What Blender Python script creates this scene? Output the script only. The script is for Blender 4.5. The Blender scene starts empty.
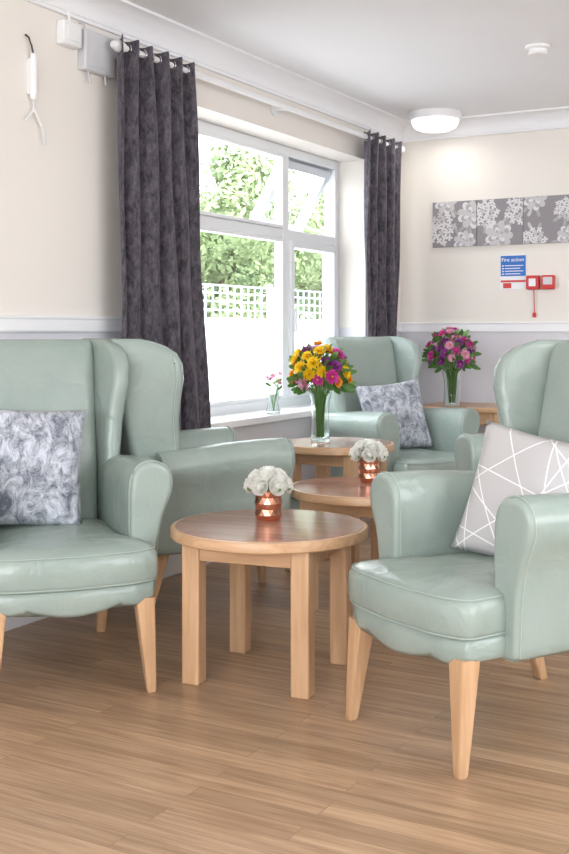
import bpy, math, random
from mathutils import Vector, Matrix
random.seed(7)
C=bpy.context
R=math.radians
sc=C.scene
# ------------------------------------------------------------------ materials
def new_mat(name):
    m=bpy.data.materials.new(name); m.use_nodes=True
    nt=m.node_tree; b=nt.nodes['Principled BSDF']
    return m,nt,b
def N(nt,t,**k):
    n=nt.nodes.new(t)
    for a,v in k.items(): setattr(n,a,v)
    return n
def simple(name,col,rough=.5,metal=0,bump=0,bscale=200,spec=None,sheen=0,emit=None,es=0,transl=0):
    m,nt,b=new_mat(name)
    b.inputs['Base Color'].default_value=(*col,1); b.inputs['Roughness'].default_value=rough
    b.inputs['Metallic'].default_value=metal
    if spec is not None: b.inputs['Specular IOR Level'].default_value=spec
    if sheen: b.inputs['Sheen Weight'].default_value=sheen
    if emit: b.inputs['Emission Color'].default_value=(*emit,1); b.inputs['Emission Strength'].default_value=es
    if bump:
        tc=N(nt,'ShaderNodeTexCoord'); no=N(nt,'ShaderNodeTexNoise'); no.inputs['Scale'].default_value=bscale; no.inputs['Detail'].default_value=3
        bp=N(nt,'ShaderNodeBump'); bp.inputs['Strength'].default_value=bump; bp.inputs['Distance'].default_value=.005
        nt.links.new(tc.outputs['Object'],no.inputs['Vector']); nt.links.new(no.outputs['Fac'],bp.inputs['Height']); nt.links.new(bp.outputs['Normal'],b.inputs['Normal'])
    if transl:
        t=N(nt,'ShaderNodeBsdfTranslucent'); t.inputs['Color'].default_value=(*col,1); mx=N(nt,'ShaderNodeMixShader'); mx.inputs[0].default_value=transl
        o=nt.nodes['Material Output']; nt.links.new(b.outputs[0],mx.inputs[1]); nt.links.new(t.outputs[0],mx.inputs[2]); nt.links.new(mx.outputs[0],o.inputs[0])
    return m
def ramp(nt,stops):
    r=N(nt,'ShaderNodeValToRGB'); e=r.color_ramp.elements
    e[0].position=stops[0][0]; e[0].color=(*stops[0][1],1)
    e[1].position=stops[-1][0]; e[1].color=(*stops[-1][1],1)
    for p,c in stops[1:-1]:
        x=e.new(p); x.color=(*c,1)
    return r
def leather():
    m,nt,b=new_mat('sage_leather'); L=nt.links.new
    tc=N(nt,'ShaderNodeTexCoord'); no=N(nt,'ShaderNodeTexNoise'); no.inputs['Scale'].default_value=5; no.inputs['Detail'].default_value=3
    r=ramp(nt,[(.3,(.295,.365,.33)),(.7,(.345,.41,.372))])
    L(tc.outputs['Object'],no.inputs['Vector']); L(no.outputs['Fac'],r.inputs['Fac']); L(r.outputs['Color'],b.inputs['Base Color'])
    n2=N(nt,'ShaderNodeTexNoise'); n2.inputs['Scale'].default_value=10; n2.inputs['Detail'].default_value=6; n2.inputs['Distortion'].default_value=.9
    bp=N(nt,'ShaderNodeBump'); bp.inputs['Strength'].default_value=.65; bp.inputs['Distance'].default_value=.010
    L(tc.outputs['Object'],n2.inputs['Vector']); L(n2.outputs['Fac'],bp.inputs['Height']); L(bp.outputs['Normal'],b.inputs['Normal'])
    b.inputs['Roughness'].default_value=.26
    return m
def wood(name,c1,c2,rough=.35,axis=2,sc_=1.0):
    m,nt,b=new_mat(name); L=nt.links.new
    tc=N(nt,'ShaderNodeTexCoord'); mp=N(nt,'ShaderNodeMapping')
    s=[18*sc_,18*sc_,18*sc_]; s[axis]=1.6*sc_; mp.inputs['Scale'].default_value=s
    no=N(nt,'ShaderNodeTexNoise'); no.inputs['Scale'].default_value=2.2; no.inputs['Detail'].default_value=6; no.inputs['Distortion'].default_value=.4
    r=ramp(nt,[(.3,c1),(.7,c2)])
    L(tc.outputs['Object'],mp.inputs['Vector']); L(mp.outputs['Vector'],no.inputs['Vector']); L(no.outputs['Fac'],r.inputs['Fac']); L(r.outputs['Color'],b.inputs['Base Color'])
    b.inputs['Roughness'].default_value=rough
    return m
def floor_mat():
    m,nt,b=new_mat('oak_plank_floor'); L=nt.links.new
    tc=N(nt,'ShaderNodeTexCoord')
    br=N(nt,'ShaderNodeTexBrick'); br.offset=.37; br.offset_frequency=2
    br.inputs['Scale'].default_value=1; br.inputs['Brick Width'].default_value=.9; br.inputs['Row Height'].default_value=.075
    br.inputs['Mortar Size'].default_value=.0012; br.inputs['Mortar Smooth'].default_value=.3; br.inputs['Bias'].default_value=0
    br.inputs['Color1'].default_value=(0,0,0,1); br.inputs['Color2'].default_value=(1,1,1,1); br.inputs['Mortar'].default_value=(.1,.1,.1,1)
    L(tc.outputs['Object'],br.inputs['Vector'])
    mp=N(nt,'ShaderNodeMapping'); mp.inputs['Scale'].default_value=(1.5,26,1)
    no=N(nt,'ShaderNodeTexNoise'); no.inputs['Scale'].default_value=2.0; no.inputs['Detail'].default_value=7; no.inputs['Roughness'].default_value=.62; no.inputs['Distortion'].default_value=.5
    L(tc.outputs['Object'],mp.inputs['Vector']); 
    cx=N(nt,'ShaderNodeVectorMath',operation='MULTIPLY_ADD'); cx.inputs[1].default_value=(7,7,7)
    L(br.outputs['Color'],cx.inputs[0]); L(mp.outputs['Vector'],cx.inputs[2]); L(cx.outputs['Vector'],no.inputs['Vector'])
    r=ramp(nt,[(.28,(.28,.17,.098)),(.5,(.43,.28,.172)),(.72,(.56,.39,.255))])
    L(no.outputs['Fac'],r.inputs['Fac'])
    mx=N(nt,'ShaderNodeMixRGB',blend_type='MULTIPLY'); mx.inputs['Fac'].default_value=1
    r2=ramp(nt,[(0,(.82,.80,.78)),(1,(1.10,1.09,1.08))])
    L(br.outputs['Color'],r2.inputs['Fac']); L(r.outputs['Color'],mx.inputs['Color1']); L(r2.outputs['Color'],mx.inputs['Color2'])
    mx2=N(nt,'ShaderNodeMixRGB',blend_type='MIX'); mx2.inputs['Color2'].default_value=(.18,.10,.055,1)
    mm=N(nt,'ShaderNodeMath',operation='MULTIPLY'); mm.inputs[1].default_value=.6
    L(br.outputs['Fac'],mm.inputs[0]); L(mm.outputs[0],mx2.inputs['Fac']); L(mx.outputs['Color'],mx2.inputs['Color1'])
    L(mx2.outputs['Color'],b.inputs['Base Color'])
    b.inputs['Roughness'].default_value=.34
    return m
def wall_mat():
    m,nt,b=new_mat('painted_wall'); L=nt.links.new
    g=N(nt,'ShaderNodeNewGeometry'); s=N(nt,'ShaderNodeSeparateXYZ'); L(g.outputs['Position'],s.inputs[0])
    gt=N(nt,'ShaderNodeMath',operation='GREATER_THAN'); gt.inputs[1].default_value=1.18; L(s.outputs['Z'],gt.inputs[0])
    mx=N(nt,'ShaderNodeMixRGB'); mx.inputs['Color1'].default_value=(.70,.69,.73,1); mx.inputs['Color2'].default_value=(.81,.765,.71,1)
    L(gt.outputs[0],mx.inputs['Fac']); L(mx.outputs['Color'],b.inputs['Base Color']); b.inputs['Roughness'].default_value=.7
    no=N(nt,'ShaderNodeTexNoise'); no.inputs['Scale'].default_value=120; bp=N(nt,'ShaderNodeBump'); bp.inputs['Strength'].default_value=.08
    L(g.outputs['Position'],no.inputs['Vector']); L(no.outputs['Fac'],bp.inputs['Height']); L(bp.outputs['Normal'],b.inputs['Normal'])
    return m
def velvet(name,c1,c2,scale=9,stretch=(1,1,1),sheen=.6,lo=.38,hi=.62,dist=.7,tint=(1,1,1),detail=8,rgh=.75):
    m,nt,b=new_mat(name); L=nt.links.new
    tc=N(nt,'ShaderNodeTexCoord'); mp=N(nt,'ShaderNodeMapping'); mp.inputs['Scale'].default_value=stretch
    no=N(nt,'ShaderNodeTexNoise'); no.inputs['Scale'].default_value=scale; no.inputs['Detail'].default_value=detail; no.inputs['Roughness'].default_value=rgh; no.inputs['Distortion'].default_value=dist
    r=ramp(nt,[(lo,c1),(hi,c2)])
    L(tc.outputs['Object'],mp.inputs['Vector']); L(mp.outputs['Vector'],no.inputs['Vector']); L(no.outputs['Fac'],r.inputs['Fac']); L(r.outputs['Color'],b.inputs['Base Color'])
    b.inputs['Roughness'].default_value=.7; b.inputs['Sheen Weight'].default_value=sheen; b.inputs['Sheen Tint'].default_value=(*tint,1)
    bp=N(nt,'ShaderNodeBump'); bp.inputs['Strength'].default_value=.5; bp.inputs['Distance'].default_value=.01
    L(no.outputs['Fac'],bp.inputs['Height']); L(bp.outputs['Normal'],b.inputs['Normal'])
    return m
def pattern_mat():
    m,nt,b=new_mat('geometric_line_fabric'); L=nt.links.new
    tc=N(nt,'ShaderNodeTexCoord')
    prev=None
    sp=N(nt,'ShaderNodeSeparateXYZ'); L(tc.outputs['Object'],sp.inputs[0])
    fams=[(32,.125,.0),(-48,.15,.03),(78,.19,.05),(8,.24,.02),(55,.27,.1),(-20,.30,.16)]
    for i,(a,p,o) in enumerate(fams):
        ca,sa=math.cos(R(a)),math.sin(R(a))
        m1=N(nt,'ShaderNodeMath',operation='MULTIPLY'); m1.inputs[1].default_value=ca; L(sp.outputs['X'],m1.inputs[0])
        m2=N(nt,'ShaderNodeMath',operation='MULTIPLY_ADD'); m2.inputs[1].default_value=sa; L(sp.outputs['Z'],m2.inputs[0]); L(m1.outputs[0],m2.inputs[2])
        m3=N(nt,'ShaderNodeMath',operation='ADD'); m3.inputs[1].default_value=10+o; L(m2.outputs[0],m3.inputs[0])
        m4=N(nt,'ShaderNodeMath',operation='MODULO'); m4.inputs[1].default_value=p; L(m3.outputs[0],m4.inputs[0])
        m5=N(nt,'ShaderNodeMath',operation='LESS_THAN'); m5.inputs[1].default_value=.0036; L(m4.outputs[0],m5.inputs[0])
        if prev is None: prev=m5
        else:
            mm=N(nt,'ShaderNodeMath',operation='MAXIMUM'); L(prev.outputs[0],mm.inputs[0]); L(m5.outputs[0],mm.inputs[1]); prev=mm
    mx=N(nt,'ShaderNodeMixRGB'); mx.inputs['Color1'].default_value=(.50,.485,.49,1); mx.inputs['Color2'].default_value=(.86,.85,.85,1)
    L(prev.outputs[0],mx.inputs['Fac']); L(mx.outputs['Color'],b.inputs['Base Color']); b.inputs['Roughness'].default_value=.42
    return m
def glass(name,tint=(1,1,1)):
    m,nt,b=new_mat(name); b.inputs['Base Color'].default_value=(*tint,1); b.inputs['Transmission Weight'].default_value=1
    b.inputs['Roughness'].default_value=.02; b.inputs['IOR'].default_value=1.35
    return m
def pane_mat():
    m=bpy.data.materials.new('window_glass'); m.use_nodes=True; nt=m.node_tree; nt.nodes.clear()
    o=N(nt,'ShaderNodeOutputMaterial'); t=N(nt,'ShaderNodeBsdfTransparent'); g=N(nt,'ShaderNodeBsdfGlossy'); g.inputs['Roughness'].default_value=.0
    mx=N(nt,'ShaderNodeMixShader'); mx.inputs[0].default_value=.05
    nt.links.new(t.outputs[0],mx.inputs[1]); nt.links.new(g.outputs[0],mx.inputs[2]); nt.links.new(mx.outputs[0],o.inputs[0])
    return m
M_LEATH=leather()
M_PIPE=simple('leather_piping',(.36,.43,.39),.4)
M_WOOD=wood('beech_wood',(.52,.31,.165),(.68,.44,.26))
M_WOODX=wood('beech_edge',(.51,.30,.16),(.66,.42,.245),axis=0)
M_TOP=wood('mahogany_veneer',(.37,.20,.15),(.47,.28,.215),rough=.16,axis=0,sc_=.6)
M_FLOOR=floor_mat(); M_WALL=wall_mat()
M_CEIL=simple('ceiling_paint',(.88,.89,.91),.8)
M_WHITE=simple('white_gloss_paint',(.86,.86,.88),.35)
M_PVC=simple('white_upvc',(.84,.86,.88),.3)
M_CURT=velvet('curtain_velvet',(.014,.011,.017),(.130,.110,.136),scale=40,stretch=(1,1,.5),sheen=.25,lo=.39,hi=.65,dist=.4,tint=(.8,.75,.9))
M_VEL=velvet('crushed_velvet',(.11,.125,.165),(.66,.69,.76),scale=17,stretch=(1.3,1,.9),sheen=.3,lo=.40,hi=.60,dist=.7,detail=10,rgh=.80)
M_PAT=pattern_mat()
M_CANV=simple('grey_canvas',(.27,.25,.265),.6)
M_PR1=simple('print_white',(.70,.68,.69),.6); M_PR2=simple('print_light_grey',(.55,.53,.54),.6); M_PR3=simple('print_mid_grey',(.40,.38,.39),.6)
M_METAL=simple('chrome',(.7,.7,.7),.2,1)
M_COPPER=simple('copper',(.78,.36,.24),.22,1)
M_GLASS=glass('clear_glass',(.93,.98,.95)); M_PANE=pane_mat()
M_LEAF=simple('leaf_green',(.08,.20,.04),.5,transl=.25); M_STEM=simple('stem_green',(.14,.30,.07),.5)
M_WPET=simple('white_petal',(.96,.96,.92),.5,transl=.45); M_YEL=simple('yellow_petal',(.98,.70,.02),.5,transl=.3)
M_ORA=simple('orange_petal',(.92,.38,.03),.5,transl=.3); M_PUR=simple('purple_petal',(.33,.06,.33),.5,transl=.3)
M_MAG=simple('magenta_petal',(.72,.06,.38),.5,transl=.3); M_PINK=simple('pink_petal',(.90,.45,.62),.5,transl=.3); M_LIL=simple('lilac_petal',(.58,.32,.70),.5,transl=.3)
M_GREY=simple('grey_plastic',(.60,.60,.62),.4); M_WPL=simple('white_plastic',(.84,.84,.84),.35); M_BLK=simple('black_cable',(.03,.03,.03),.4)
M_BLUE=simple('sign_blue',(.015,.15,.52),.4); M_RED=simple('sign_red',(.62,.03,.03),.4); M_SIGNW=simple('sign_white',(.85,.85,.87),.4)
M_LAMP=simple('lit_diffuser',(.9,.9,.9),.4,emit=(1,.98,.96),es=1.6)
M_FENCE=simple('white_fence_paint',(.85,.86,.88),.6,bump=.1,bscale=20)
M_TRELLIS=simple('trellis_grey',(.33,.40,.44),.7)
M_GROUND=simple('pale_paving',(.62,.61,.60),.8,bump=.1,bscale=8)
M_TREE=velvet('tree_leaves',(.13,.19,.08),(.40,.50,.25),scale=2.5,sheen=0)
M_BARK=simple('bark',(.16,.13,.10),.9,bump=.5,bscale=20)
# ------------------------------------------------------------------ mesh helpers
def empty(name,loc=(0,0,0),rz=0,rot=None):
    o=bpy.data.objects.new(name,None); o.empty_display_size=.1; C.collection.objects.link(o)
    o.location=loc; o.rotation_euler=rot if rot else (0,0,rz); return o
def mk(name,verts,faces,mat,parent=None,smooth=True,ang=40,mats=None,mi=None,recalc=True):
    me=bpy.data.meshes.new(name); me.from_pydata([tuple(v) for v in verts],[],faces); 
    if mats:
        for m in mats: me.materials.append(m)
        if mi: me.polygons.foreach_set('material_index',mi)
    else: me.materials.append(mat)
    me.validate(); me.update()
    import bmesh
    if recalc:
        bm=bmesh.new(); bm.from_mesh(me); bmesh.ops.recalc_face_normals(bm,faces=bm.faces); bm.to_mesh(me); bm.free()
    if smooth:
        me.shade_smooth(); me.set_sharp_from_angle(angle=R(ang))
    o=bpy.data.objects.new(name,me); C.collection.objects.link(o)
    if parent: o.parent=parent
    return o
def loft(rings,cap0=True,cap1=True):
    n=len(rings[0]); V=[p for r in rings for p in r]; F=[]
    for i in range(len(rings)-1):
        for j in range(n):
            a=i*n+j; b=i*n+(j+1)%n; F.append((a,b,b+n,a+n))
    if cap0: F.append(tuple(range(n-1,-1,-1)))
    if cap1: F.append(tuple(range((len(rings)-1)*n,len(rings)*n)))
    return V,F
class MB:
    def __init__(s): s.v=[];s.f=[];s.m=[]
    def add(s,V,F,mi=0,M=None):
        o=len(s.v)
        s.v+= [M@Vector(p) for p in V] if M else [Vector(p) for p in V]
        s.f+=[tuple(i+o for i in f) for f in F]; s.m+=[mi]*len(F)
    def box(s,x0,x1,y0,y1,z0,z1,mi=0,M=None):
        V=[(x0,y0,z0),(x1,y0,z0),(x1,y1,z0),(x0,y1,z0),(x0,y0,z1),(x1,y0,z1),(x1,y1,z1),(x0,y1,z1)]
        s.add(V,[(3,2,1,0),(4,5,6,7),(0,1,5,4),(1,2,6,5),(2,3,7,6),(3,0,4,7)],mi,M)
    def tube(s,pts,r,n=8,mi=0,closed=False,M=None):
        pts=[Vector(p) for p in pts]; rings=[]; k=len(pts)
        rr=r if isinstance(r,(list,tuple)) else [r]*k
        for i,p in enumerate(pts):
            if closed: t=(pts[(i+1)%k]-pts[i-1])
            else: t=pts[min(i+1,k-1)]-pts[max(i-1,0)]
            t.normalize(); up=Vector((0,0,1)) if abs(t.z)<.9 else Vector((1,0,0))
            a=t.cross(up).normalized(); b=t.cross(a).normalized()
            rings.append([p+a*rr[i]*math.cos(2*math.pi*j/n)+b*rr[i]*math.sin(2*math.pi*j/n) for j in range(n)])
        if closed: rings.append(rings[0]); V,F=loft(rings,False,False)
        else: V,F=loft(rings)
        s.add(V,F,mi,M)
    def lathe(s,prof,n=32,mi=0,M=None,caps=(True,True),cx=0,cy=0):
        rings=[[(cx+r*math.cos(2*math.pi*j/n),cy+r*math.sin(2*math.pi*j/n),z) for j in range(n)] for r,z in prof]
        V,F=loft(rings,*caps); s.add(V,F,mi,M)
    def obj(s,name,mats,parent=None,smooth=True,bevel=0,ang=40,recalc=True):
        if not isinstance(mats,(list,tuple)): mats=[mats]
        o=mk(name,s.v,s.f,None,parent,smooth,ang,mats=mats,mi=s.m,recalc=recalc)
        if bevel:
            b=o.modifiers.new('bevel','BEVEL'); b.width=bevel; b.segments=3; b.limit_method='ANGLE'
        return o
def box(name,x0,x1,y0,y1,z0,z1,mat,parent=None,bevel=0):
    m=MB(); m.box(x0,x1,y0,y1,z0,z1); return m.obj(name,mat,parent,smooth=bevel>0,bevel=bevel)
def subdiv_poly(P,step=.03):
    out=[]
    for i,p in enumerate(P):
        q=P[(i+1)%len(P)]; p=Vector(p);q=Vector(q); n=max(1,int((q-p).length/step))
        for k in range(n): out.append(p.lerp(q,k/n))
    return out
def chaikin(P,it=2):
    for _ in range(it):
        o=[]
        for i,p in enumerate(P):
            q=P[(i+1)%len(P)]; o.append(p*.75+q*.25); o.append(p*.25+q*.75)
        P=o
    return P
def rrect(cx,cy,hw,hd,r,z,n=6):
    P=[]; r=min(r,hw*.99,hd*.99)
    for sx,sy,a0 in((1,1,0),(-1,1,90),(-1,-1,180),(1,-1,270)):
        for k in range(n+1):
            a=R(a0+90*k/n); P.append((cx+(hw-r)*sx+r*math.cos(a),cy+(hd-r)*sy+r*math.sin(a),z))
    return P
# ------------------------------------------------------------------ room
CAMX=3.01; YF=7.02; CH=2.57; RX=5.6; YB=-2.6
WY0,WY1,WZ0,WZ1=4.1,6.45,.67,2.26
fl=MB(); fl.box(0,RX,YB,YF,-.08,0); fl.obj('floor',M_FLOOR,smooth=False)
fl=MB(); fl.box(-.3,RX+.2,YB-.2,YF+.2,CH,CH+.15); fl.obj('ceiling',M_CEIL,smooth=False)
w=MB()
w.box(-.3,0,YB,WY0,0,CH); w.box(-.3,0,WY1,YF,0,CH); w.box(-.3,0,WY0,WY1,0,WZ0); w.box(-.3,0,WY0,WY1,WZ1,CH)
w.obj('wall_left',M_WALL,smooth=False)
box('wall_far',-.3,RX,YF,YF+.2,0,CH,M_WALL)
w=MB(); w.box(RX,RX+.2,YB-.2,.6,0,CH); w.box(RX,RX+.2,4.2,YF+.2,0,CH); w.box(RX,RX+.2,.6,4.2,0,.9); w.box(RX,RX+.2,.6,4.2,2.3,CH); w.obj('wall_right',M_WALL,smooth=False)
w=MB(); w.box(-.3,.8,YB-.2,YB,0,CH); w.box(4.8,RX,YB-.2,YB,0,CH); w.box(.8,4.8,YB-.2,YB,0,.8); w.box(.8,4.8,YB-.2,YB,2.3,CH)
w.obj('wall_back',M_WALL,smooth=False)
cp=[(0,-.115),(.016,-.115),(.016,-.10)]
for k in range(9):
    a=R(90*k/8); cp.append((.02+.085*(1-math.cos(a)),-.098+.085*math.sin(a)))
cp+=[(.12,-.012),(.12,0),(0,0)]
r0=[(d,YB,CH+z) for d,z in cp]; r1=[(d,YF,CH+z) for d,z in cp]
V,F=loft([r0,r1]); mk('trim_1',V,F,M_WHITE,ang=30)
r0=[(0,YF-d,CH+z) for d,z in cp]; r1=[(RX,YF-d,CH+z) for d,z in cp]
V,F=loft([r0,r1]); mk('trim_2',V,F,M_WHITE,ang=30)
def rail(name,a,b,axis):
    P=[(0,1.148),(.012,1.149),(.016,1.156),(.016,1.200),(.020,1.207),(.020,1.214),(0,1.216)]
    if axis=='y': r0=[(d,a,z) for d,z in P]; r1=[(d,b,z) for d,z in P]
    else: r0=[(a,YF-d,z) for d,z in P]; r1=[(b,YF-d,z) for d,z in P]
    V,F=loft([r0,r1]); mk(name,V,F,M_WHITE,smooth=False)
rail('trim_3',YB,WY0-.02,'y'); rail('trim_4',WY1+.02,YF,'y'); rail('trim_5',0,RX,'x')
box('baseboard_left',0,.016,YB,YF,0,.12,M_WHITE,bevel=.004)
box('baseboard_far',0.016,RX,YF-.016,YF,0,.12,M_WHITE,bevel=.004)
# window
we=empty('window_1')
def frame(mb,x0,x1,y0,y1,z0,z1,t,mi=0,M=None):
    mb.box(x0,x1,y0,y0+t,z0,z1,mi,M); mb.box(x0,x1,y1-t,y1,z0,z1,mi,M); mb.box(x0,x1,y0+t,y1-t,z0,z0+t,mi,M); mb.box(x0,x1,y0+t,y1-t,z1-t,z1,mi,M)
w=MB(); frame(w,-.25,-.19,WY0,WY1,WZ0+.03,WZ1,.055)
YM=5.74; ZT=1.735
w.box(-.25,-.19,YM-.035,YM+.035,WZ0+.085,WZ1-.055); w.box(-.247,-.193,WY0+.055,YM-.035,ZT-.03,ZT+.03); w.box(-.247,-.193,YM+.035,WY1-.055,ZT-.03,ZT+.03)
w.obj('frame',M_PVC,we,bevel=.005)
w=MB(); frame(w,-.262,-.175,YM+.036,WY1-.056,WZ0+.086,ZT-.031,.045); frame(w,-.232,-.182,WY0+.056,YM-.036,WZ0+.086,ZT-.031,.02); frame(w,-.232,-.182,WY0+.056,YM-.036,ZT+.031,WZ1-.056,.02)
w.obj('casement',M_PVC,we,bevel=.004)
w=MB(); Mx=Matrix.Translation((-.235,0,WZ1-.06))@Matrix.Rotation(R(30),4,'Y')
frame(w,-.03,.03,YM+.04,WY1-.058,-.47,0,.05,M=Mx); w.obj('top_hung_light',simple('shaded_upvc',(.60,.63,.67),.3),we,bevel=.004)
w=MB(); w.box(-.003,.003,YM+.08,WY1-.1,-.43,-.04,M=Mx)
w.box(-.222,-.218,WY0+.05,YM-.03,ZT+.03,WZ1-.055); w.box(-.222,-.218,WY0+.05,YM-.03,WZ0+.08,ZT-.03); w.box(-.222,-.218,YM+.08,WY1-.09,WZ0+.12,ZT-.07)
w.obj('glazing',M_PANE,we,smooth=False)
w=MB(); w.tube([(-.2,YM+.1,ZT+.035),(-.42,YM+.1,ZT+.12)],.006); w.tube([(-.2,WY1-.12,ZT+.035),(-.42,WY1-.12,ZT+.12)],.006)
w.box(-.17,-.155,YM+.06,YM+.075,1.15,1.28); w.obj('stays_and_handle',M_PVC,we)
box('windowsill',-.2,.05,WY0-.04,WY1+.04,WZ0-.01,WZ0+.03,M_WHITE,we,bevel=.008)
we2=empty('added_rear_window'); w=MB()  # unseen rear window, made up to let fill light in
for (a,b) in((.8,2.8),(2.8,4.8)):
    w.box(a,a+.06,YB-.15,YB-.09,.8,2.3); w.box(b-.06,b,YB-.15,YB-.09,.8,2.3); w.box(a+.06,b-.06,YB-.15,YB-.09,.8,.86); w.box(a+.06,b-.06,YB-.15,YB-.09,2.24,2.3)
w.obj('frame',M_PVC,we2,bevel=.006)
we3=empty('added_side_window'); w=MB()  # unseen side window, added to light the room more evenly
for (a,b) in((.6,2.4),(2.4,4.2)): frame(w,RX+.08,RX+.14,a,b,.9,2.3,.06)
w.obj('frame',M_PVC,we3,bevel=.006)
# ------------------------------------------------------------------ curtains
rod=empty('curtain_rod'); w=MB()
w.tube([(.10,3.74,2.37),(.10,6.80,2.37)],.014,12)
for y in(3.74,6.80): 
    w.lathe([(.001,-.05),(.02,-.045),(.027,-.02),(.027,.0),(.018,.02),(.014,.03)],16,M=Matrix.Translation((.10,y,2.37))@Matrix.Rotation(R(-90 if y>5 else 90),4,'X'))
for y in(3.86,5.25,6.76):
    w.tube([(0,y,2.37),(.10,y,2.37)],.009,8); w.lathe([(.03,0),(.03,.012),(.01,.016)],16,M=Matrix.Translation((0,y,2.37))@Matrix.Rotation(R(90),4,'Y'))
w.obj('rod_and_brackets',M_WPL,rod)
def curtain(name,ya,yb,ya2,yb2,npl,zb,seed):
    e=empty(name); V=[];F=[]; nu=npl*16; nv=50
    rnd=random.Random(seed); ph=[rnd.uniform(-1,1) for _ in range(npl*2+4)]
    for j in range(nv+1):
        t=j/nv; z=2.405-(2.405-zb)*t; a=ya+(ya2-ya)*t; b=yb+(yb2-yb)*t
        for i in range(nu+1):
            u=i/nu; k=u*npl; kk=int(k); fr=k-kk
            pl=ph[kk]*(1-fr)+ph[kk+1]*fr; p2=ph[kk+2]*(1-fr)+ph[kk+3]*fr
            amp=.036*(1-.35*t)*(1+.5*pl*t)
            x=.10+amp*math.cos(2*math.pi*k+pl*2.2*t)+.016*t*math.sin(3.1*k+p2*3+2.5*t)+.005*math.sin(11*t+k*2.3)
            y=a+(b-a)*u+.014*math.sin(2*math.pi*k*2+t*2+p2)*t+.010*math.sin(5*t+3*p2)*t
            V.append((x,y,z+.006*math.cos(4*math.pi*k)*(1-t)))
    n=nu+1
    for j in range(nv):
        for i in range(nu): F.append((j*n+i,j*n+i+1,(j+1)*n+i+1,(j+1)*n+i))
    o=mk('pleated_cloth',V,F,M_CURT,e,ang=180); s=o.modifiers.new('s','SOLIDIFY'); s.thickness=.004
    w=MB()
    for k in range(npl*2):
        y=ya+(yb-ya)*(k+.5)/(npl*2); 
        w.tube([(.10+.022*math.cos(a),y+.004,2.37+.022*math.sin(a)) for a in [2*math.pi*q/16 for q in range(16)]],.0028,6,closed=True)
    w.obj('eyelets',M_METAL,e)
curtain('curtain',3.725,4.28,3.73,4.45,5,.66,3)
curtain('curtain',6.22,6.72,6.23,6.74,4,.66,8)
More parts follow.
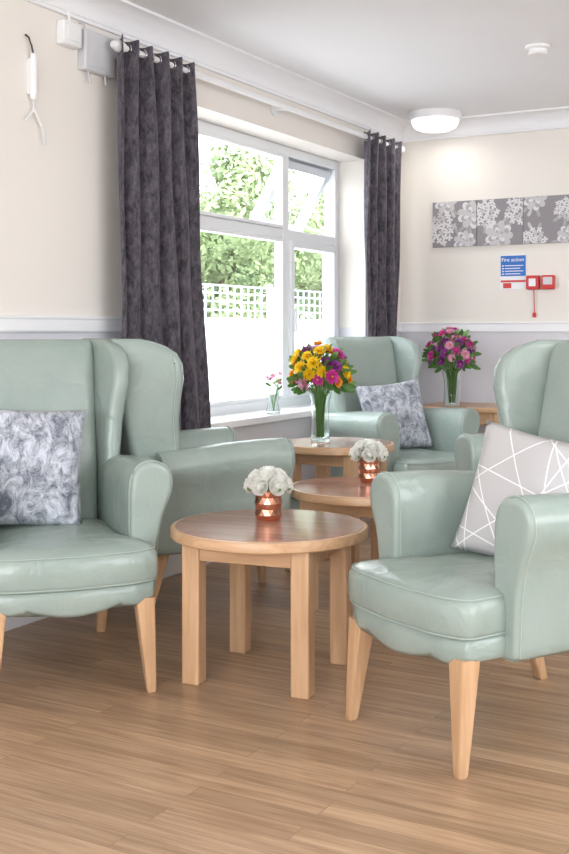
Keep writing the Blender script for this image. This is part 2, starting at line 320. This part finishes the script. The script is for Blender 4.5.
# ------------------------------------------------------------------ armchair
def chair(loc,th):
    e=empty('wingback_armchair',(loc[0],loc[1],0),R(th))
    P=[(-.268,-.18),(-.268,-.335),(-.19,-.368),(0,-.385),(.19,-.368),(.268,-.335),(.268,-.18),(.265,.36),(-.265,.36)]
    O=chaikin(subdiv_poly([Vector((x,y,0)) for x,y in P],.04),2)
    def zb(p):
        f=max(0,min(1,(-p.y-.15)/.18)); x=abs(p.x)
        wv=.026*max(0,math.cos(math.pi*min(x,.15)/.30))**.8 + .012*max(0,math.cos(math.pi*min(abs(x-.20),.05)/.10))
        return .293-f*wv
    rings=[]
    rings.append([Vector((p.x*.975,p.y*.98,zb(p))) for p in O]); rings.append([Vector((p.x,p.y,zb(p)+.012)) for p in O])
    for z in(.32,.345): rings.append([Vector((p.x,p.y,z)) for p in O])
    rings.append([Vector((p.x*.97,p.y*.97,.355)) for p in O])
    V,F=loft(rings); mk('seat_rail',V,F,M_LEATH,e,ang=60)
    P=[(-.216,-.17),(-.268,-.195),(-.278,-.35),(-.19,-.388),(0,-.405),(.19,-.388),(.278,-.35),(.268,-.195),(.216,-.17),(.216,.27),(-.216,.27)]
    O=chaikin(subdiv_poly([Vector((x,y,0)) for x,y in P],.05),2)
    rings=[]
    for ins,z in((.03,.346),(.008,.354),(0,.37),(.0,.41),(.002,.436),(.012,.454),(.032,.466),(.08,.475),(.16,.482)):
        k=1-ins/.30; k2=1-ins/.34
        rings.append([Vector((p.x*k,(p.y+.09)*k2-.09,z)) for p in O])
    V,F=loft(rings); mk('seat_cushion',V,F,M_LEATH,e,ang=60)
    w=MB()
    for zz in(.358,.455):
        k=1-(.004 if zz<.4 else .010)/.32
        w.tube([Vector((p.x*k,(p.y+.09)*k-.09,zz)) for p in O[::2]],.0026,6,closed=True)
    w.obj('cushion_piping',M_PIPE,e)
    for s,nm in((-1,'arm_left'),(1,'arm_right')):
        prof=[(.218,.30),(.216,.42),(.214,.55),(.214,.64),(.226,.685),(.250,.710),(.284,.720),(.320,.714),(.349,.692),(.363,.66),(.362,.62),(.348,.585),(.328,.54),(.316,.48),(.308,.40),(.304,.33),(.302,.285),(.26,.282),(.22,.285)]
        PP=chaikin([Vector((x,0,z)) for x,z in prof],1)
        rings=[]
        spx=lambda z:.260+max(0,(z-.55))*.26
        secs=[(-.212,.62,0),(-.212,.80,0),(-.208,.90,0),(-.198,.965,0),(-.182,1,0),(-.08,1,-.002),(.05,1,-.008),(.2,1,-.022),(.33,1,-.032),(.36,.95,-.032)]
        for y,k,dz in secs:
            ring=[]
            for p in PP:
                sx=spx(p.z); zc=min(max(p.z,.34),.66)
                q=Vector((sx+(p.x-sx)*k,0,zc+(p.z-zc)*k)); up=max(0,(q.z-.5)/.22)
                ring.append(Vector((s*q.x,y,q.z+dz*up)))
            rings.append(ring)
        V,F=loft(rings); mk(nm,V,F,M_LEATH,e,ang=50)
        w=MB(); w.tube([Vector((s*(spx(q.z)+(q.x-spx(q.z))*.985),-.194,q.z)) for q in PP],.0028,6,closed=True)
        w.obj(nm+'_piping',M_PIPE,e)
    yb=lambda z:.315+.15*(z-.4)/.74
    D=-.024
    rings=[]
    for z,kw,t in((.40,1,.055),(.5,1,.065),(.6,1,.07),(.7,1,.068),(.85,1,.062),(1.0,1,.058),(1.08,1,.055),(1.11,.995,.05),(1.13,.98,.04),(1.142,.95,.026),(1.146,.90,.012)):
        hw=(.212+.014*(z-.4)/.74)*kw
        rings.append(rrect(0,yb(z),hw,t,.045,z+D))
    V,F=loft(rings); mk('backrest',V,F,M_LEATH,e,ang=60)
    rings=[]
    for z,t in((.309,.03),(.42,.03),(.7,.03),(1.0,.03),(1.09,.028),(1.125,.02),(1.135,.01)):
        hw=.265-.025*max(0,(z-.6)/.5); rings.append(rrect(0,yb(z)+.045,hw,t,.028,z+D))
    V,F=loft(rings); mk('outer_back',V,F,M_LEATH,e,ang=60)
    for s,nm in((-1,'wing_left'),(1,'wing_right')):
        rings=[]; edge=[]
        for z,fw,th_ in((.64,.10,.026),(.70,.100,.030),(.76,.102,.033),(.84,.112,.034),(.92,.132,.034),(.99,.152,.034),(1.05,.158,.034),(1.09,.145,.033),(1.12,.11,.030),(1.138,.07,.024),(1.148,.04,.012)):
            tz=max(0,min(1,(z-.6)/.4))
            a=Vector((.236-.006*(z-.7),yb(z)+.045,z+D)); b=Vector((.250+.045*(fw/.158)*tz,yb(z)-fw,z+D))
            d=(b-a); d.z=0; d.normalize(); nrm=Vector((d.y,-d.x,0))
            ring=[]; K=8
            for k in range(K+1):
                an=-math.pi/2+math.pi*k/K; ring.append(b+d*th_*math.cos(an)*.9+nrm*th_*math.sin(an))
            for k in range(K+1):
                an=math.pi/2+math.pi*k/K; ring.append(a+d*th_*math.cos(an)*.9+nrm*th_*math.sin(an))
            rings.append([Vector((s*p.x,p.y,p.z)) for p in ring])
            q=b+nrm*(-th_)*1.0; edge.append(Vector((s*q.x,q.y,q.z)))
        V,F=loft(rings); mk(nm,V,F,M_LEATH,e,ang=60)
        w=MB(); w.tube(edge[1:-1],.0028,6); w.obj(nm+'_piping',M_PIPE,e)
    k=0
    for sx in(-1,1):
        for fr in(1,0):
            k+=1
            if fr: T=(sx*.232,-.322); B=(sx*.250,-.350); a,b=.031,.015; zt=.30
            else: T=(sx*.235,.32); B=(sx*.245,.41); a,b=.029,.017; zt=.30
            rings=[]
            for t in(0,.02,.3,.6,.85,1):
                h=b+(a-b)*t; h2=h*(.85 if t==0 else 1); z=zt*t; tt=t**.8 if not fr else t
                cx=B[0]+(T[0]-B[0])*tt; cy=B[1]+(T[1]-B[1])*tt
                rings.append(rrect(cx,cy,h2,h2,.006,z,3))
            V,F=loft(rings); mk('leg_%d'%k,V,F,M_WOOD,e,ang=40)
    return e
CH1=((1.978,3.13),-30); CH2=((.489,2.895),50.5); CH3=((.465,3.93),146); CH4=((.58,5.77),61); CH5=((1.755,4.43),-35)
for c in(CH1,CH2,CH3,CH4,CH5): chair(*c)
# ------------------------------------------------------------------ tables
def table(loc,rz,h=.5,r=.333,leg=.19,name='round_coffee_table'):
    e=empty(name,(loc[0],loc[1],0),R(rz))
    w=MB(); w.lathe([(r-.004,h-.036),(r,h-.032),(r,h-.006),(r-.003,h-.001),(r-.012,h)],64,caps=(True,True)); w.obj('top_edge',M_WOODX,e)
    w=MB(); w.lathe([(r-.014,h-.002),(r-.016,h+.0012)],64); w.obj('veneer_top',M_TOP,e)
    w=MB(); ht=.031
    for i,(sx,sy) in enumerate(((1,1),(-1,1),(-1,-1),(1,-1))):
        w.box(sx*leg-ht,sx*leg+ht,sy*leg-ht,sy*leg+ht,0,h-.036)
    w.obj('legs',M_WOOD,e,bevel=.006)
    w=MB(); q=leg+.012
    w.box(-leg,leg,-q-.01,-q+.012,h-.095,h-.036); w.box(-leg,leg,q-.012,q+.01,h-.095,h-.036); w.box(-q-.01,-q+.012,-leg,leg,h-.095,h-.036); w.box(q-.012,q+.01,-leg,leg,h-.095,h-.036)
    w.obj('apron',M_WOODX,e,bevel=.003)
table((1.15,3.22),8)
table((1.053,4.22),5)
table((.615,4.80),0,.613,.28,leg=.155,name='round_side_table')
e=empty('rectangular_side_table',(.62,6.70,0)); w=MB()
w.box(-.29,.29,-.25,.25,.655,.685); w.obj('top',M_WOODX,e,bevel=.005)
w=MB()
for sx in(-1,1):
    for sy in(-1,1): w.box(sx*.255-.025,sx*.255+.025,sy*.21-.025,sy*.21+.025,0,.655)
w.box(-.24,.24,-.225,-.205,.58,.655); w.box(-.24,.24,.205,.225,.58,.655); w.box(-.27,-.25,-.2,.2,.58,.655); w.box(.25,.27,-.2,.2,.58,.655)
w.box(-.25,.25,-.2,.2,.2,.22)
w.obj('legs_and_apron',M_WOOD,e,bevel=.004)
# ------------------------------------------------------------------ cushions
def pillow(name,loc,yaw,tilt,roll,a,t,mat):
    n=22; V=[];F=[]
    for side in(-1,1):
        for j in range(n+1):
            for i in range(n+1):
                u=-1+2*i/n; v=-1+2*j/n
                x=a*u*(1-.07*(1-v*v)); z=a*v*(1-.07*(1-u*u))
                d=t*max(0,(1-u**2)*(1-v**2))**.42*(1+.06*math.sin(5*u+2*v)+.05*math.sin(4*v-3*u))
                V.append((x,side*d,z))
        o=(0 if side<0 else (n+1)**2)
        for j in range(n):
            for i in range(n):
                q=[o+j*(n+1)+i,o+j*(n+1)+i+1,o+(j+1)*(n+1)+i+1,o+(j+1)*(n+1)+i]
                F.append(tuple(q) if side<0 else tuple(q[::-1]))
    e=mk(name,V,F,mat,None,ang=180)
    import bmesh
    bm=bmesh.new(); bm.from_mesh(e.data); bmesh.ops.remove_doubles(bm,verts=bm.verts,dist=.0005); bm.to_mesh(e.data); bm.free(); e.data.shade_smooth()
    e.matrix_world=Matrix.Translation(loc)@Matrix.Rotation(R(yaw),4,'Z')@Matrix.Rotation(R(-tilt),4,'X')@Matrix.Rotation(R(roll),4,'Y')
def loc_in(ch,x,y,z):
    c,th=ch; a=R(th); return (c[0]+x*math.cos(a)-y*math.sin(a),c[1]+x*math.sin(a)+y*math.cos(a),z)
pillow('velvet_cushion',loc_in(CH2,-.09,.12,.68),48,17,4,.215,.065,M_VEL)
pillow('patterned_cushion',loc_in(CH1,.03,.10,.652),-4,17,10,.205,.065,M_PAT)
pillow('velvet_cushion',loc_in(CH4,.0,.12,.665),48,17,-6,.205,.06,M_VEL)
# ------------------------------------------------------------------ flowers
def basis(d):
    d=Vector(d).normalized(); up=Vector((0,0,1)) if abs(d.z)<.95 else Vector((1,0,0))
    x=up.cross(d).normalized(); y=d.cross(x); 
    return Matrix((x,y,d)).transposed().to_4x4()
def petal(mb,L,W,el,az,M,mi,cup=.25,base=0):
    V=[];F=[]
    K=4
    for k in range(K+1):
        t=k/K; wd=W*(math.sin(math.pi*(t*.82+.1)))**.7
        px=base+L*t*math.cos(el+cup*t); pz=L*t*math.sin(el+cup*t)
        for s in(-1,0,1): V.append((px,s*wd/2,pz+abs(s)*wd*.12))
    for k in range(K):
        for s in(0,1):
            a=k*3+s; F.append((a,a+1,a+4,a+3))
    mb.add(V,F,mi,M@Matrix.Rotation(az,4,'Z'))
def daisy(mb,c,d,r,mi,mc,layers=3,np_=11):
    M=Matrix.Translation(c)@basis(d)
    for l in range(layers):
        for k in range(np_):
            petal(mb,r*(1-.18*l),r*.42,R(5+24*l),2*math.pi*(k+l*.5)/np_+random.uniform(-.1,.1),M,mi,.15)
    mb.lathe([(r*.2,-r*.05),(r*.24,r*.08),(r*.12,r*.2)],10,mc,M)
def rose(mb,c,d,r,mi):
    M=Matrix.Translation(c)@basis(d)
    for l,(n,el,s,w_) in enumerate(((6,0,1,1.1),(6,30,.95,1.05),(5,55,.85,.95),(4,75,.72,.8))):
        for k in range(n): petal(mb,r*s,r*w_,R(el),2*math.pi*(k+l*.5)/n+random.uniform(-.15,.15),M,mi,.55 if l<2 else .3,base=0)
    mb.lathe([(r*.1,0),(r*.34,r*.25),(r*.32,r*.6),(r*.15,r*.74),(r*.02,r*.76)],10,mi,M)
def leaf(mb,c,d,L,mi): 
    M=Matrix.Translation(c)@basis(d)@Matrix.Rotation(R(-90),4,'Y')
    petal(mb,L,L*.4,0,0,M,mi,-.3)
def copper_pot(loc,rz=0):
    e=empty('copper_pot_of_white_roses',loc,rz); w=MB(); n=14; H=.105
    zs=[0,.004,.02,.04,.06,.08,.1,H]; rs=[.038,.042,.048,.045,.049,.045,.048,.044]
    rings=[[(r*math.cos(2*math.pi*(j+(.5 if i%2 else 0))/n),r*math.sin(2*math.pi*(j+(.5 if i%2 else 0))/n),z) for j in range(n)] for i,(r,z) in enumerate(zip(rs,zs))]
    V=[p for r in rings for p in r];F=[]
    for i in range(len(rings)-1):
        for j in range(n):
            a=i*n+j;b=i*n+(j+1)%n;c=a+n;d_=b+n
            if i%2==0: F+= [(a,b,c),(b,d_,c)]
            else: F+=[(a,b,d_),(a,d_,c)]
    F.append(tuple(range(n-1,-1,-1)))
    w.add(V,F); w.lathe([(.044,H),(.038,H),(.034,.05),(.001,.05)],14,caps=(False,True)); w.obj('faceted_pot',M_COPPER,e,smooth=False)
    w=MB()
    for k in range(13):
        if k==0: d=Vector((0,0,1))
        elif k<6: a=2*math.pi*k/5; d=Vector((math.cos(a)*.75,math.sin(a)*.75,.8))
        else: a=2*math.pi*k/7+.3; d=Vector((math.cos(a),math.sin(a),.22))
        d.normalize(); c=Vector((0,0,H+.006))+Vector((d.x*.052,d.y*.052,d.z*.040))
        w.tube([(0,0,H-.04),c],.002,5,1); rose(w,c,d,.038,0)
    for k in range(8):
        a=k*.8; leaf(w,Vector((.035*math.cos(a),.035*math.sin(a),H+.003)),(math.cos(a),math.sin(a),.1),.05,1)
    w.obj('roses',[M_WPET,M_STEM],e,ang=180,recalc=False)
copper_pot((1.106,3.29,.5015)); copper_pot((1.0,4.34,.5015),.4)
def bouquet(loc,H,r,sr,sh,mode,nf,fmin,fmax):
    e=empty('vase_of_flowers',loc); w=MB()
    w.lathe([(.001,0),(r*.85,0),(r*.9,.004),(r*.86,H*.25),(r*.80,H*.5),(r*.88,H*.8),(r*1.1,H),(r*1.05,H),(r*.82,H*.8),(r*.74,H*.5),(r*.80,H*.25),(r*.80,.012),(.001,.012)],28,caps=(False,False)); w.obj('glass_vase',M_GLASS,e)
    w=MB(); mats=[M_LEAF,M_STEM,M_YEL,M_ORA,M_PUR,M_MAG,M_PINK,M_LIL]
    base=Vector((0,0,H+sh*.2))
    for k in range(nf):
        t=(k+.5)/nf; z=1-t*1.3; rr=math.sqrt(max(0,1-z*z)); a=k*2.39996
        d=Vector((rr*math.cos(a),rr*math.sin(a),z)); j=random.uniform(.82,1.18); c=base+Vector((d.x*sr*j,d.y*sr*j,d.z*sh*.85*j+sh*.3))
        q=random.random()
        if mode==0:
            if z>.75 and q<.5: m=random.choice([7,4,6])
            elif z>.0: m=2 if q<.62 else (3 if q<.85 else 5)
            else: m=5 if q<.40 else (6 if q<.55 else (4 if q<.7 else 3))
            if d.x>.55 and z>.25: m=random.choice([4,7,5])
        else: m=random.choice([4,5,7,6,4,6,7,5])
        fr=random.uniform(fmin,fmax)
        daisy(w,c,d+Vector((0,0,.2)),fr,m,3 if m==2 else 2)
        w.tube([Vector((random.uniform(-.3,.3)*r,random.uniform(-.3,.3)*r,.02)),Vector((d.x*r*.6,d.y*r*.6,H*.95)),c],.0024,5,1)
    for k in range(140):
        a=random.uniform(0,6.28); zz=random.uniform(-.4,.8); q=math.sqrt(1-zz*zz)*random.uniform(.5,1.15)
        d=Vector((q*math.cos(a),q*math.sin(a),zz)); c=base+Vector((d.x*sr*.9,d.y*sr*.9,d.z*sh*.85+sh*.25)); leaf(w,c,d,.06,random.choice([0,0,1]))
    w.obj('flowers_and_stems',mats,e,ang=180,recalc=False)
bouquet((.526,4.80,.616),.24,.052,.125,.165,0,50,.028,.042)
bouquet((.54,6.58,.686),.22,.060,.135,.19,1,54,.024,.036)
e=empty('bud_vase',(.02,5.22,WZ0+.031)); w=MB(); q_=1.35
w.lathe([(r*q_,z*q_) for r,z in [(.001,0),(.028,0),(.03,.01),(.022,.05),(.026,.11),(.024,.11),(.019,.05),(.024,.012),(.001,.012)]],20,caps=(False,False)); w.obj('glass',M_GLASS,e)
w=MB()
for k in range(6):
    a=k*1.3; c=Vector((.035*math.cos(a),.035*math.sin(a),.17+.010*k)); w.tube([(0,0,.02),c],.002,5,1); daisy(w,c,(math.cos(a),math.sin(a),1),.022,0,1,2,8); leaf(w,c*.8,(math.cos(a+1),math.sin(a+1),.6),.04,1)
w.obj('stems',[M_PINK,M_STEM],e,ang=180,recalc=False)
# ------------------------------------------------------------------ wall items
def canvas(a,b,z0,z1,seed):
    rnd=random.Random(seed); e=empty('floral_canvas_print',(a,YF,z0)); W_=b-a; H_=z1-z0
    box('canvas',0,W_,-.018,0,0,H_,M_CANV,e,bevel=.002)
    w=MB(); y=[-.0185]
    def poly(P,mi):
        P=[(min(max(px,.0),W_),min(max(pz,.0),H_)) for px,pz in P]
        y[0]-=.0000035
        w.add([(px,y[0],pz) for px,pz in P],[tuple(range(len(P)))],mi)
    def pet(cx,cz,ang,L,Wd,mi):
        P=[]
        for k in range(12):
            t=2*math.pi*k/12; u=.5-.5*math.cos(t); v=math.sin(t)*(.35+.65*u)
            x=u*L; q=v*Wd/2; P.append((cx+x*math.cos(ang)-q*math.sin(ang),cz+x*math.sin(ang)+q*math.cos(ang)))
        poly(P,mi)
    heads=[]
    for k in range(5):
        for _ in range(80):
            c=(rnd.uniform(.01,W_-.01),rnd.uniform(.0,H_)); r=rnd.uniform(.07,.105)
            if all(math.hypot(c[0]-h[0],c[1]-h[1])>(r+h[2])*.85 for h in heads): heads.append((c[0],c[1],r)); break
    for k in range(14):
        h=rnd.choice(heads); a=rnd.uniform(0,6.28); pet(h[0]+h[2]*.8*math.cos(a),h[1]+h[2]*.8*math.sin(a),a+rnd.uniform(-.5,.5),.06,.03,rnd.choice([1,2,2]))
    for cx,cz,r in heads:
        if rnd.random()<.4:
            for k in range(26):
                t=math.sqrt((k+.5)/26); a=k*2.4; x=cx+r*t*math.cos(a); z=cz+r*t*math.sin(a); rot=rnd.uniform(0,1.57); mi=rnd.choice([0,0,1])
                for q in range(4): pet(x,z,rot+q*1.5708,r*.22,r*.22,mi)
        else:
            for l,(n,s) in enumerate(((9,1.0),(8,.78),(7,.56),(5,.36),(3,.2))):
                for q in range(n): pet(cx,cz,2*math.pi*(q+l*.5)/n+rnd.uniform(-.1,.1),r*s,r*s*.7,[0,1,0,1,0][l] if q%2 else [1,2,1,2,1][l])
    w.obj('printed_flowers',[M_PR1,M_PR2,M_PR3],e,smooth=False,recalc=False)
for i,(a,b) in enumerate(((.243,.554),(.557,.869),(.872,1.184))): canvas(a,b,1.722,2.027,20+i)
e=empty('fire_action_sign',(.713,YF,1.431)); W_=.176;H_=.223
box('sign_backing',0,W_,-.006,0,0,H_,M_SIGNW,e)
w=MB(); w.box(.004,W_-.004,-.0075,-.006,.085,H_-.004); w.obj('blue_field',M_BLUE,e,smooth=False)
w=MB(); w.box(.004,W_-.004,-.0075,-.006,.045,.058); w.box(.02,.075,-.0075,-.006,.006,.040); w.obj('red_field',M_RED,e,smooth=False)
def text(s,x,z,size,mat,parent,y=-.009):
    c=bpy.data.curves.new('lettering','FONT'); c.body=s; c.size=size; c.extrude=.0005; c.materials.append(mat)
    o=bpy.data.objects.new('lettering',c); C.collection.objects.link(o); o.parent=parent; o.location=(x,y,z); o.rotation_euler=(R(90),0,0)
text('Fire action',.010,H_-.042,.035,M_SIGNW,e)
w=MB()
for k in range(4):
    w.box(.014,.024,-.009,-.0075,.157-.018*k-.008,.157-.018*k); w.box(.032,W_-.02-.02*(k%2),-.009,-.0075,.157-.018*k-.006,.157-.018*k-.001)
w.box(.085,.165,-.009,-.0065,.028,.032); w.box(.085,.15,-.009,-.0065,.016,.02)
w.obj('white_lines',M_SIGNW,e,smooth=False)
e=empty('fire_alarm_call_point',(.898,YF,1.425)); w=MB(); w.box(0,.083,-.05,0,0,.09); w.obj('housing',M_RED,e,bevel=.006)
w=MB(); w.box(.02,.065,-.054,-.05,.02,.07); w.obj('glass_front',M_SIGNW,e,bevel=.002)
w=MB(); w.tube([(.045,-.02,.0),(.043,-.012,-.06),(.047,-.012,-.15)],.003,6); w.box(.035,.055,-.018,-.006,-.18,-.15); w.obj('key_cord',M_RED,e)
e=empty('fire_alarm_key_box',(.995,YF,1.425)); w=MB(); w.box(0,.083,-.04,0,0,.09); w.obj('housing',M_RED,e,bevel=.006)
w=MB(); w.box(.012,.073,-.043,-.04,.03,.078); w.obj('label',M_GREY,e,bevel=.002)
e=empty('wall_junction_box',(0,3.465,2.325)); w=MB(); w.box(0,.045,0,.115,0,.10); w.obj('housing',M_WPL,e,bevel=.008)
w=MB(); w.box(.045,.05,.02,.095,.02,.08); w.tube([(.02,.06,.1),(.02,.06,.13),(.01,.06,.16)],.006,6); w.obj('cover_and_cable',M_WPL,e,bevel=.002)
e=empty('sensor_control_box',(0,3.60,2.23)); w=MB(); w.box(0,.045,0,.20,0.02,.19); w.obj('housing',M_GREY,e,bevel=.008)
w=MB(); w.tube([(.02,.03,.19),(.02,.02,.215),(.01,.0,.215)],.004,6); w.tube([(.02,.05,.02),(.025,.05,-.03)],.005,6); w.tube([(.02,.16,.02),(.025,.16,-.02)],.005,6); w.box(.045,.048,.03,.17,.04,.165); w.obj('cover_and_cables',M_GREY,e,bevel=.002)
e=empty('pull_cord_alarm',(0.0,3.31,1.90)); w=MB()
w.lathe([(.010,.17),(.014,.18),(.016,.2),(.016,.33),(.010,.35)],16,M=Matrix.Translation((.02,0,0)))
w.tube([(.02,0,.17),(.02,.005,.13),(.02,-.045,.08)],.004,6); w.tube([(.02,.005,.13),(.02,.05,.07),(.02,.07,.0)],.005,6); w.box(0,.012,-.015,.015,.19,.33)
w.obj('handset',M_WPL,e)
w=MB(); w.tube([(.02,0,.35),(.02,-.01,.38),(.015,-.02,.41),(.01,-.035,.42)],.004,6); w.obj('cable',M_BLK,e)
def clight(x,y,en):
    e=empty('ceiling_light',(x,y,CH)); w=MB(); w.lathe([(.168,0),(.172,-.02),(.168,-.045),(.155,-.05),(.15,-.04),(.15,0)],48,caps=(False,False)); w.obj('bezel',M_WPL,e)
    w=MB(); w.lathe([(.152,-.035),(.150,-.07),(.135,-.095),(.10,-.112),(.05,-.12),(.002,-.122)],48); w.obj('diffuser',M_LAMP,e)
    l=bpy.data.lights.new('lamp','AREA'); l.shape='DISK'; l.size=.28; l.energy=en; l.color=(1,.98,.95); o=bpy.data.objects.new('lamp',l); C.collection.objects.link(o); o.parent=e; o.location=(0,0,-.13)
clight(.38,6.70,1.5); clight(3.0,3.6,5); clight(3.0,.4,5)  # first fixture is in view; other two are unseen, added for fill
e=empty('smoke_detector',(1.44,5.38,CH)); w=MB(); w.lathe([(.06,0),(.062,-.012),(.055,-.018),(.045,-.02),(.045,-.032),(.05,-.036),(.045,-.045),(.02,-.05),(.002,-.05)],32); w.obj('body',M_WPL,e)
# ------------------------------------------------------------------ outside
box('garden_ground',-40,-.3,-15,45,-.2,-.1,M_GROUND)
e=empty('garden_fence',(-4,0,-.1)); w=MB()
w.box(-.03,.03,2,26,0,1.42)
for k in range(13): w.box(.03,.07,2+2*k,2.1+2*k,0,1.85)
w.obj('panels',M_FENCE,e,bevel=.01)
w=MB(); 
for k in range(150):
    y=2+k*.16; w.box(-.008,.008,y,y+.025,1.42,1.80)
for z in(1.50,1.60,1.70,1.79): w.box(.008,.018,2,26,z,z+.022)
w.obj('trellis',M_TRELLIS,e,smooth=False)
def tree(loc,H,rad,n,seed):
    rnd=random.Random(seed); e=empty('garden_tree',loc); w=MB()
    w.tube([(0,0,0),(.05,.03,H*.3),(-.03,.05,H*.5),(0,0,H*.65)],[.14,.11,.08,.03],10)
    for k in range(7):
        a=k*.9; w.tube([(0,0,H*(.3+.05*k)),(math.cos(a)*rad*.3,math.sin(a)*rad*.3,H*(.42+.05*k)),(math.cos(a)*rad*.5,math.sin(a)*rad*.5,H*(.46+.05*k))],[.05,.035,.015],6)
    w.obj('trunk',M_BARK,e)
    cl=[]
    for k in range(46):
        while 1:
            p=Vector((rnd.uniform(-1,1),rnd.uniform(-1,1),rnd.uniform(-1,1)))
            if p.length<1: break
        cl.append((Vector((p.x*rad,p.y*rad,H*.58+p.z*H*.40)),rnd.uniform(.35,.65)))
    V=[];F=[]
    for k in range(n):
        c,r=rnd.choice(cl); d=Vector((rnd.gauss(0,1),rnd.gauss(0,1),rnd.gauss(0,1))).normalized()
        p=c+d*r*rnd.uniform(.6,1.05); s=rnd.uniform(.04,.08)
        a=Vector((rnd.gauss(0,1),rnd.gauss(0,1),rnd.gauss(0,1))).normalized(); b=a.cross(d).normalized(); a=b.cross(d)
        i=len(V); V+=[p-a*s,p+b*s*.5,p+a*s,p-b*s*.5]; F.append((i,i+1,i+2,i+3))
    mk('foliage',V,F,M_TREE,e,smooth=False,recalc=False)
tree((-6.6,14.0,-.1),4.2,1.7,14000,1); tree((-7.2,17.6,-.1),4.4,2.0,14000,2); tree((-9,23,-.1),5.0,2.4,12000,3); tree((-6.6,11.2,-.1),3.2,1.3,9000,4); tree((-6.6,20.5,-.1),4.4,1.8,10000,5)
# ------------------------------------------------------------------ light
W=bpy.data.worlds.new('sky'); sc.world=W; W.use_nodes=True; nt=W.node_tree; bg=nt.nodes['Background']
bg.inputs['Color'].default_value=(.90,.95,1,1); bg.inputs['Strength'].default_value=5.0
def area(name,loc,rot,sx,sy,en,col=(1,1,1),portal=False):
    l=bpy.data.lights.new(name,'AREA'); l.shape='RECTANGLE'; l.size=sx; l.size_y=sy; l.energy=en; l.color=col
    if portal: l.cycles.is_portal=True
    o=bpy.data.objects.new(name,l); C.collection.objects.link(o); o.location=loc; o.rotation_euler=rot; return o
area('window_portal',(-.28,(WY0+WY1)/2,(WZ0+WZ1)/2),(0,R(-90),0),WZ1-WZ0,WY1-WY0,1,portal=True)
area('added_rear_fill',(2.8,YB-.25,1.55),(R(90),0,0),4,1.5,108,(.94,.97,1))  # added fill lamp behind the made-up rear window
area('added_side_fill',(RX+.25,2.4,1.6),(0,R(90),0),1.4,3.6,35,(.94,.97,1))  # added fill lamp outside the invented side window
s=bpy.data.lights.new('sun','SUN'); s.energy=3.2; s.angle=R(2); s.color=(1,.97,.93); so=bpy.data.objects.new('sun',s); C.collection.objects.link(so)
so.rotation_euler=Vector((-.5,-.1,-.87)).to_track_quat('-Z','Y').to_euler(); so.location=(10,0,12)
# ------------------------------------------------------------------ camera
cd=bpy.data.cameras.new('camera'); co=bpy.data.objects.new('camera',cd); C.collection.objects.link(co); sc.camera=co
co.location=(CAMX,0,1.15); co.rotation_euler=(R(90),0,math.atan(.5595)); cd.sensor_width=36; cd.lens=1100/854*36; cd.shift_y=-95/854; cd.clip_end=200
sc.view_settings.view_transform='Standard'; sc.view_settings.look='None'; sc.view_settings.exposure=0.25
